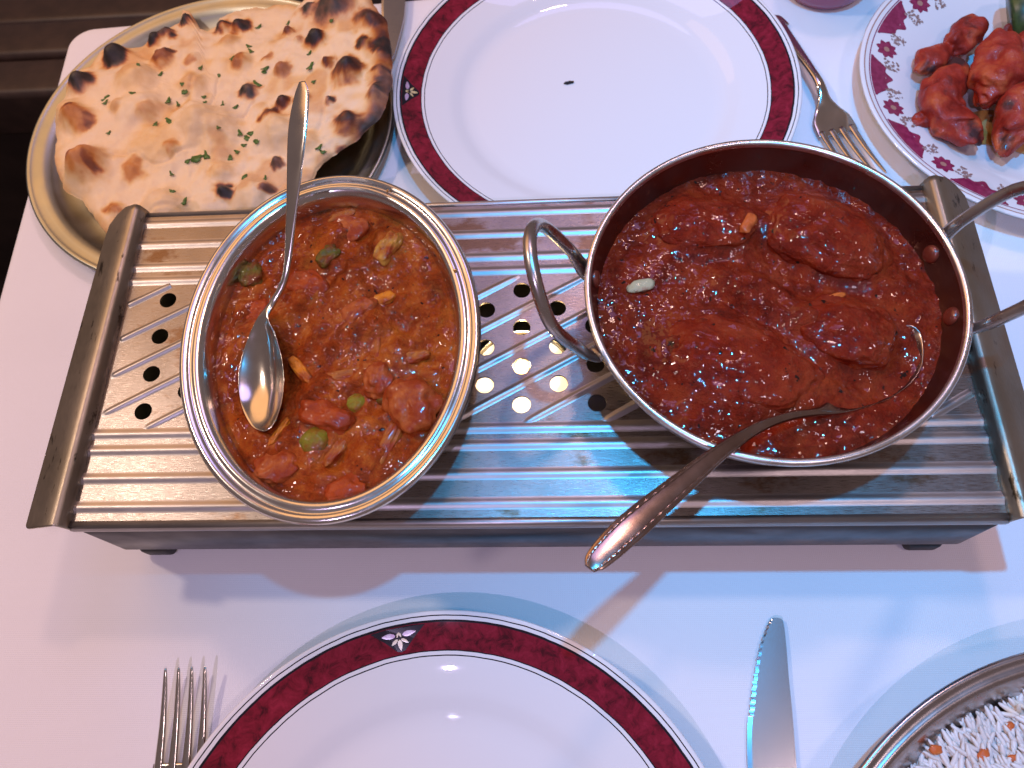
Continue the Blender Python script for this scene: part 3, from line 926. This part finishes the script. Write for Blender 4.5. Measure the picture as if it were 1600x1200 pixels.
out_px = [(83, 235), (84, 200), (86, 172), (98, 150), (102, 126), (116, 110), (135, 103), (146, 85), (158, 70), (175, 64), (194, 72), (208, 70), (232, 56), (256, 44), (276, 30), (284, 12), (298, 14), (306, 36), (322, 44), (338, 38), (342, 26), (360, 17),
          (400, 9), (440, 4), (468, 8), (480, -8), (520, -16), (572, -8), (598, 18), (610, 70), (612, 120), (604, 158), (592, 182), (560, 214), (522, 240), (494, 262), (478, 288), (440, 318), (396, 346), (340, 372), (280, 392), (215, 398), (166, 366), (150, 345), (128, 312), (104, 298), (88, 262)]
ZN = 0.027
nc = W(345, 205, ZN)[:2]


def naan_lift(x):
    return 0.014 + 0.016 * smooth01((x - nc[0]) / 0.11) + 0.004 * smooth01((nc[0] - x) / 0.1)


def on_naan(u, v, dz):
    z = ZN
    for _ in range(3):
        z = float(naan_lift(W(u, v, z)[0])) + dz
    return W(u, v, z)


ow = np.array([on_naan(u, v, 0.002)[:2] for u, v in out_px])
oa = np.arctan2(ow[:, 1] - nc[1], ow[:, 0] - nc[0]); orr = np.hypot(ow[:, 0] - nc[0], ow[:, 1] - nc[1])
o_ = np.argsort(oa); oa, orr = oa[o_], orr[o_]
oa = np.r_[oa - 2 * PI, oa, oa + 2 * PI]; orr = np.tile(orr, 3)
# blisters: pixel, radius px, height mm, char 0..1
bl = [(121, 124, 24, 5, 1.0), (175, 78, 24, 5, 1.0), (238, 52, 15, 3, .95), (257, 44, 14, 3, .9), (285, 20, 13, 3, 1.0), (250, 88, 22, 4, .62), (262, 78, 11, 2, .8), (345, 36, 15, 3, .9), (372, 34, 17, 3, .92), (448, 44, 13, 3, .72), (492, 56, 19, 4.5, .95),
      (541, 104, 30, 5, .80), (543, 108, 13, 1, .9), (388, 142, 17, 3.5, .97), (440, 158, 17, 3, .85), (420, 178, 20, 2.5, .72), (541, 184, 26, 4, .78), (431, 249, 13, 3, .82), (349, 299, 14, 2.5, .95), (416, 289, 13, 2.5, .75), (133, 255, 38, 5, .42), (120, 252, 16, 0, .58), (146, 262, 14, 0, .60),
      (118, 180, 30, 4, .45), (110, 172, 13, 0, .62), (134, 184, 13, 0, .62), (376, 95, 22, 3, .52), (512, 152, 10, 2, .85), (584, 140, 17, 3, .66), (566, 60, 15, 2, .85), (592, 72, 13, 1, .85), (590, 130, 12, 1, .88), (596, 100, 20, 2, .72), (520, 4, 44, 5, .85), (480, 6, 16, 2, .95), (575, 16, 30, 3, .78), (606, 60, 30, 0, .9), (606, 120, 28, 0, .82), (596, 165, 20, 0, .75), (530, 222, 12, 1.5, .7),
      (440, 108, 18, 3, .50), (470, 150, 16, 3, .6), (510, 92, 14, 2, .6), (508, 96, 8, 1, .8), (178, 322, 16, 1.5, .5), (355, 60, 22, 2.5, .3), (210, 120, 40, 5, .12), (330, 200, 55, 5, .10), (240, 220, 50, 3, .15), (300, 130, 30, 3, .25), (440, 210, 35, 3, .10), (250, 320, 45, 4, .08), (480, 215, 20, 2, .2), (330, 245, 30, 2, .12), (570, 190, 14, 1, .5), (465, 60, 10, 1.5, .5), (128, 258, 52, 4, .05), (215, 165, 48, 4, .0), (100, 170, 34, 3, .2), (420, 205, 42, 4, .0), (300, 190, 46, 4, .0), (390, 300, 40, 4, .05), (205, 262, 22, 1, .42), (300, 90, 16, 1, .45), (416, 90, 9, 1, .5), (185, 165, 16, 2, .25), (232, 178, 18, 2, .3), (270, 236, 16, 2, .35), (345, 265, 22, 2, .2)]
blw = [(on_naan(u, v, 0.010)[:2], r / 2560.0 * (1.16 if ch > 0.85 else 1.0), h / 1000, ch) for u, v, r, h, ch in bl]
nt, nr = 420, 110
tt = np.linspace(-PI, PI, nt, endpoint=False)
Rt = np.interp(tt, oa, orr)
Rt = Rt * (1 + 0.014 * fbm(np.c_[np.cos(tt) * 9, np.sin(tt) * 9, 0 * tt], 3, 347))
rs = np.linspace(0.004, 1, nr)
X = nc[0] + np.outer(rs, Rt * np.cos(tt)).ravel(); Y = nc[1] + np.outer(rs, Rt * np.sin(tt)).ravel(); RR = np.repeat(rs, nt)
pn = np.c_[X, Y, np.zeros_like(X)]

Zt = naan_lift(X) + 0.0085 * np.sqrt(np.clip(1 - RR ** 5, 0, 1)) + 0.0024 * fbm(pn * 45, 3, 301) + 0.0006 * fbm(pn * 170, 2, 305)
Zt -= 0.0011 * smooth01(1 - np.abs(fbm(pn * 24, 2, 353)) / 0.10)
char = np.zeros_like(X)
wx, wy = X + 0.0036 * fbm(pn * 120, 3, 311), Y + 0.0036 * fbm(pn * 120, 3, 317)
for c, r, h, ch in blw:
    d = np.hypot(X - c[0], Y - c[1]) / r
    Zt += 1.9 * h * smooth01(1.15 - d) * (1 - 0.6 * smooth01((RR - 0.93) / 0.07))
    dw = np.hypot(wx - c[0], wy - c[1]) / r
    char = np.maximum(char, ch * (0.50 * smooth01((1.55 - dw) / 0.9) + 0.50 * smooth01((1.08 - dw) / 0.6)) * (0.95 + 0.14 * fbm(pn * 260, 2, 323)))
char = np.maximum(char, 0.30 * smooth01((RR - 0.90) / 0.1) * (0.6 + 0.5 * fbm(pn * 60, 2, 331)))
char = np.maximum(char, 0.26 * smooth01(fbm(pn * 38, 3, 337) * 1.6))
char = np.maximum(char, 0.80 * smooth01((RR - 0.84) / 0.14) * smooth01((X - W(545, 120, ZN)[0]) / 0.018) * (0.85 + 0.3 * fbm(pn * 90, 2, 341)))
Zb = naan_lift(X) + 0.0005 - 0.0035 * np.sqrt(np.clip(1 - RR ** 5, 0, 1))
Zb = np.minimum(Zb, Zt)
N = len(X)
V = np.r_[np.c_[X, Y, Zt], np.c_[X, Y, Zb]]
F = grid_faces(nr, nt) + [tuple(range(nt - 1, -1, -1))]
F2 = [tuple(i + N for i in f[::-1]) for f in F]
e0 = (nr - 1) * nt
F3 = [(e0 + j, e0 + (j + 1) % nt, N + e0 + (j + 1) % nt, N + e0 + j) for j in range(nt)]
t = NT('naan_bread')
at = t.n('Attribute', attribute_name='toast')
f0 = t.math('ADD', at.outputs['Fac'], t.math('MULTIPLY', t.math('SUBTRACT', t.noise(300, 4), 0.5), 0.10), True)
colr = t.ramp(f0, [(0.0, (0.86, 0.66, 0.40)), (0.16, (0.80, 0.53, 0.23)), (0.38, (0.58, 0.23, 0.05)), (0.56, (0.30, 0.078, 0.016)), (0.70, (0.11, 0.025, 0.010)), (0.84, (0.024, 0.012, 0.009)), (1.0, (0.012, 0.009, 0.008))])
flour = t.ramp(t.noise(30, 4), [(0.45, 0), (0.70, 0.45)])
colr = t.mix(t.math('MULTIPLY', flour, t.math('SUBTRACT', 1.0, f0, True)), colr, (0.76, 0.62, 0.46))
t.set(Base_Color=colr, Roughness=0.55, Subsurface_Weight=0.05, Subsurface_Scale=0.003, Subsurface_Radius=(1.0, 0.6, 0.35))
t.bump(t.noise(380, 5, 0.65), 0.35, 0.0008)
na = thing('naan_bread', 'large blistered naan with charred bubbles and chopped coriander', 'naan', (nc[0], nc[1], 0.012))
nb = mk('bread', V, F + F2 + F3, t.m, na)
att = nb.data.attributes.new('toast', 'FLOAT', 'POINT')
att.data.foreach_set('value', np.r_[np.clip(char, 0, 1), np.clip(0.35 + 0 * char, 0, 1)].astype(np.float32))

m_cor = simple('coriander', (0.045, 0.11, 0.014), (0.09, 0.19, 0.03), 300, 0.5)
Gx, Gy, Gz = X, Y, Zt
cor = [(160, 150, 9), (163, 158, 6), (213, 152, 6), (248, 112, 6), (262, 157, 8), (276, 160, 6), (240, 192, 6), (268, 192, 9), (262, 188, 6), (290, 143, 9), (287, 134, 6), (308, 246, 13), (322, 242, 9), (292, 250, 7), (372, 205, 8), (384, 212, 9), (392, 206, 8), (402, 220, 8), (378, 222, 6), (356, 240, 7), (368, 232, 6),
       (345, 208, 5), (317, 150, 6), (348, 163, 5), (366, 164, 6), (400, 128, 9), (415, 106, 8), (410, 110, 6), (392, 78, 6), (388, 68, 6), (362, 92, 6), (340, 112, 5), (484, 100, 9), (482, 78, 6), (487, 122, 5), (380, 272, 7), (410, 272, 5), (270, 300, 7), (286, 314, 8), (170, 206, 5), (320, 160, 5), (495, 224, 7), (500, 228, 6), (265, 268, 5), (223, 110, 5), (177, 341, 8), (312, 102, 6), (400, 33, 7), (445, 26, 5), (515, 26, 6)]
cos_src = []
for k, (u, v, s) in enumerate(cor):
    p = on_naan(u, v, 0.011)
    i = np.argmin((Gx - p[0]) ** 2 + (Gy - p[1]) ** 2)
    p = np.array([Gx[i], Gy[i], Gz[i] + 0.0004])
    a0 = random.random() * 6; L = s / 2560.0 * 1.35
    V = [p]
    m_ = 11
    for j in range(m_):
        q = 2 * PI * j / m_
        rr = L * (0.75 + 0.35 * math.sin(3 * q + a0) * random.uniform(0.4, 1)) * random.uniform(0.7, 1.1)
        x, y = rr * math.cos(q), rr * 0.55 * math.sin(q)
        V.append(p + (x * math.cos(a0) - y * math.sin(a0), x * math.sin(a0) + y * math.cos(a0), 0.0006 * math.sin(2 * q + a0) + 0.0003))
    F = [(0, 1 + j, 1 + (j + 1) % m_) for j in range(m_)]
    solidify(mk('coriander_leaf', V, F, m_cor, na, loc=p), 0.0004, 0)

# ------------------------------------------------------------------ cutlery on the cloth


def fork(label, tip_px, ang_px, z0, length, rot_fix=0.0, width=0.0262):
    """tip_px: pixel of the middle of the tine tips; ang_px: a pixel further up the fork"""
    T = W(*tip_px, z0); A = W(*ang_px, z0)
    d = (A - T)[:2]; d /= np.linalg.norm(d)
    nn = np.array([d[1], -d[0]])

    def Q(s, k, z):
        return np.array([T[0] + d[0] * s + nn[0] * k, T[1] + d[1] * s + nn[1] * k, z])
    t = thing('table_fork', label, 'fork', (T[0], T[1], 0), 'table forks')
    zs = lambda s: np.interp(s, [0, 0.02, 0.045, 0.062, 0.080, 0.11, length - 0.02, length], [0.0105, 0.0060, 0.0036, 0.0052, 0.0120, 0.0105, 0.0030, 0.0026])
    S_ = [0.043, 0.048, 0.056, 0.063, 0.070, 0.080, 0.095, 0.12, 0.15, length - 0.012, length - 0.003, length]
    Wd = [width, width, width * 0.92, width * 0.62, 0.0085, 0.0062, 0.0060, 0.0080, 0.0125, 0.0165, 0.0120, 0.004]
    V, F = sweep([Q(s, 0, zs(s)) for s in S_], Wd, [0.0020, 0.0022, 0.0022, 0.0024, 0.0030, 0.0034, 0.0034, 0.0030, 0.0026, 0.0022, 0.0018, 0.0010], n=60, m=20, cup=[0.0004, 0.0008, 0.0012, 0.0008] + [0] * 8)
    mk('handle', V, F, M['spoon'], t)
    for k in range(4):
        kk = (k - 1.5) * width / 3.85
        kt = kk * 0.98
        ss = [0, 0.0025, 0.012, 0.025, 0.038, 0.047]
        V, F = sweep([Q(s, kt + (kk - kt) * s / 0.047, zs(s)) for s in ss], [0.0008, 0.0017, 0.0026, 0.0034, 0.0042, 0.0044], [0.0008, 0.0015, 0.0020, 0.0022, 0.0022, 0.0020], n=30, m=12)
        mk('tine', V, F, M['spoon'], t)
    return t


fork('steel fork lying left of the near plate with tines pointing away', (293, 1043), (276, 1180), 0.008, 0.20)
fork('steel fork beside the far plate with tines pointing towards the balti pan', (1357, 284), (1320, 218), 0.006, 0.158)


def knife(label, left, right, z, handle_to, teeth=True):
    t = thing('table_knife', label, 'knife', W(*left[0], 0), 'table knives')
    Lp = [W(u, v, z)[:2] for u, v in left]; Rp = [W(u, v, z)[:2] for u, v in right]
    n = 150
    Lc, Rc = catmull(np.array(Lp), n), catmull(np.array(Rp), n)
    V = []
    for i in range(n):
        l, r = Lc[i].copy(), Rc[i]
        if teeth and 3 < i < 92:
            l = l + (r - l) / np.linalg.norm(r - l) * 0.0008 * abs(math.sin(i * PI / 5.2)) ** 0.7
        m0 = l + (r - l) * 0.10
        V += [(l[0], l[1], z + 0.0005), (m0[0], m0[1], z + 0.0008), (r[0], r[1], z + 0.0008), (r[0], r[1], z - 0.0010), (m0[0], m0[1], z - 0.0008), (l[0], l[1], z - 0.0004)]
    F = grid_faces(n, 6)
    F += [tuple(range(6)), tuple(range((n - 1) * 6, n * 6))]
    o = mk('blade', V, F, steel('blade_steel', (0.58, 0.56, 0.56), (0.52, 0.50, 0.50), 0.20, 0.03, (700, 25, 700), 0.02), t, smooth=False)
    c0 = (Lc[-1] + Rc[-1]) / 2; w0 = np.linalg.norm(Lc[-1] - Rc[-1])
    c1 = np.array(handle_to)
    P = [(c0[0] + (c1[0] - c0[0]) * s, c0[1] + (c1[1] - c0[1]) * s, z + 0.0008) for s in (0, 0.06, 0.15, 0.5, 0.9, 1.0)]
    V, F = sweep(P, [w0, w0 * 0.9, 0.011, 0.014, 0.017, 0.008], [0.002, 0.0035, 0.005, 0.006, 0.005, 0.002], n=40, m=16)
    mk('handle', V, F, M['spoon'], t)
    return t


knife('serrated steel table knife lying right of the near plate',
      [(1209, 965.5), (1200, 972), (1186, 1008), (1176, 1058), (1170, 1105), (1167, 1150), (1168, 1200), (1171, 1260)],
      [(1215, 965.5), (1223, 972), (1228, 1010), (1232, 1060), (1237, 1110), (1241, 1160), (1244, 1200), (1247, 1260)], 0.0022, (0.135, -0.36))
knife('steel table knife half hidden between the naan and the far plate',
      [(611, 92), (607, 84), (604, 66), (600, 48), (597, 30), (596, 12), (597, -6), (600, -30)],
      [(612, 93), (617, 84), (622, 66), (627, 48), (631, 30), (633, 12), (634, -6), (635, -30)], 0.0062, (-0.060, 0.42), False)

# ------------------------------------------------------------------ glass candle holder at the far side
gc = np.array([0.2155, 0.3270, 0.0])
gh = thing('candle_holder', 'mauve rounded glass candle holder glowing orange by the far fork', 'candle holder', gc)
t = NT('mauve_glass'); t.set(Base_Color=(0.36, 0.10, 0.17), Roughness=0.2)
V, F = lathe([(0.0, 0.0012), (0.023, 0.0012), (0.0285, 0.003), (0.0315, 0.009), (0.0328, 0.020), (0.033, 0.040), (0.034, 0.070), (0.0335, 0.071), (0.0325, 0.070), (0.0315, 0.040), (0.029, 0.016), (0.022, 0.009), (0.0, 0.008)], gc, n=64, cap0=True)
mk('glass', V, F, t.m, gh)
V, F = lathe([(0.0, 0.0085), (0.018, 0.0085), (0.019, 0.020), (0.018, 0.021), (0.0, 0.020)], gc, n=32)
mk('wax', V, F, simple('candle_wax', (0.7, 0.6, 0.5), rough=0.4), gh)
V, F = lathe([(0.0004, 0.022), (0.0026, 0.026), (0.003, 0.030), (0.0018, 0.037), (0.0003, 0.043)], gc, n=16)
mk('flame', V, F, bpy.data.materials['flame'], gh)

# ------------------------------------------------------------------ rice dish
KC = np.array([0.2630, -0.2985]); KR = 0.1652
rd = thing('rice_dish', 'wide steel serving dish of rice at the near right corner', 'dish', (KC[0], KC[1], 0))
V, F = lathe([(0.0, 0.004), (0.120, 0.004), (0.140, 0.010), (0.150, 0.020), (0.1545, 0.0262), (0.1570, 0.0285), (0.1590, 0.0286), (0.1604, 0.0278), (0.1622, 0.0292), (0.1640, 0.0297), (0.1652, 0.0285), (0.1648, 0.0272), (0.156, 0.0262), (0.151, 0.0180), (0.140, 0.006), (0.120, 0.0), (0.0, 0.0)],
             (KC[0], KC[1], 0), n=180)
mk('dish_body', V, F, steel('rice_dish_steel', (0.50, 0.46, 0.45), (0.42, 0.39, 0.38), 0.26, 0.05, None, 0.03), rd)
ri = thing('rice', 'white pilau rice with orange flecks heaped in the steel dish', 'rice', (KC[0], KC[1], 0.01))


def rice_h(x, y):
    r = np.hypot(x - KC[0], y - KC[1])
    return 0.0185 + 0.0195 * smooth01((0.150 - r) / 0.055) + 0.0025 * fbm(np.c_[x, y, 0 * x] * 60, 2, 401)


V, F = polar_surface(KC, 0.1425, 0.1425, 0, lambda x, y, r: rice_h(x, y) - 0.003, 40, 160)
mk('rice_bed', V, F, simple('rice_bed', (0.66, 0.60, 0.54), (0.76, 0.71, 0.66), 300, 0.6), ri)
m_rice = NT('rice_grain')
m_rice.set(Base_Color=m_rice.ramp(m_rice.noise(70, 3), [(0.3, (0.70, 0.60, 0.52)), (0.6, (0.78, 0.71, 0.65)), (0.75, (0.78, 0.62, 0.44))]), Roughness=0.42, Subsurface_Weight=0.2, Subsurface_Scale=0.002, Subsurface_Radius=(1, 0.9, 0.8))
gV, gF = [], []
prof = [(-1, 0.0), (-0.85, 0.55), (-0.4, 0.95), (0.2, 1.0), (0.75, 0.7), (0.95, 0.35), (1.0, 0.0)]
NG = 17000
ang = np.where(np.arange(NG) < 9500, rng.uniform(math.radians(60), math.radians(200), NG), rng.uniform(math.radians(200), math.radians(420), NG))
rad = 0.1475 * np.sqrt(rng.uniform(0.0, 1, NG))
gx, gy = KC[0] + rad * np.cos(ang), KC[1] + rad * np.sin(ang)
gz = rice_h(gx, gy) + rng.uniform(-0.0022, 0.0034, NG) - 0.001 * (rad > 0.146)
for i in range(NG):
    L = rng.uniform(0.0041, 0.0060); wr = rng.uniform(0.0010, 0.0014)
    a = rng.normal(math.radians(112), 0.55); el = rng.normal(0, 0.28)
    dx = np.array([math.cos(a) * math.cos(el), math.sin(a) * math.cos(el), math.sin(el)])
    sx = np.array([-math.sin(a), math.cos(a), 0]); ux = np.cross(dx, sx)
    bend = rng.normal(0, 0.0004)
    b0 = len(gV)
    ctr = np.array([gx[i], gy[i], gz[i]])
    for s, f in prof:
        for q in range(6):
            cq, sq_ = math.cos(q * PI / 3), math.sin(q * PI / 3)
            gV.append(ctr + dx * s * L + sx * (cq * f * wr + bend * s * s) + ux * sq_ * f * wr)
    for k in range(len(prof) - 1):
        for q in range(6):
            gF.append((b0 + k * 6 + q, b0 + k * 6 + (q + 1) % 6, b0 + (k + 1) * 6 + (q + 1) % 6, b0 + (k + 1) * 6 + q))
me = bpy.data.meshes.new('rice_grain')
me.from_pydata([tuple(p - np.array([KC[0], KC[1], 0.01])) for p in gV], [], gF)
me.polygons.foreach_set('use_smooth', [True] * len(me.polygons)); me.materials.append(m_rice.m)
o = bpy.data.objects.new('rice_grain', me); C.objects.link(o); o.parent = ri; tag(o, kind='stuff')
m_fl = coated('orange_vegetable', (0.60, 0.13, 0.03), (0.65, 0.28, 0.08), 0.6)
for k, (u, v, a, b_) in enumerate(((1475, 1172, 0.0028, 0.0020), (1545, 1180, 0.0030, 0.0020), (1536, 1091, 0.0017, 0.0012), (1567, 1074, 0.0026, 0.0016), (1592, 1185, 0.0025, 0.0015), (1593, 1135, 0.0022, 0.0014))):
    p = W(u, v, 0.031); p[2] = rice_h(p[:1], p[1:2])[0] + 0.0036
    V, F = blob(p, (a, b_, 0.0014), k * 0.8, 90 + k, 0.2, 2, 16, 10, 0.8)
    mk('vegetable_fleck', V, F, m_fl, ri, loc=p + (0, 0, 0))
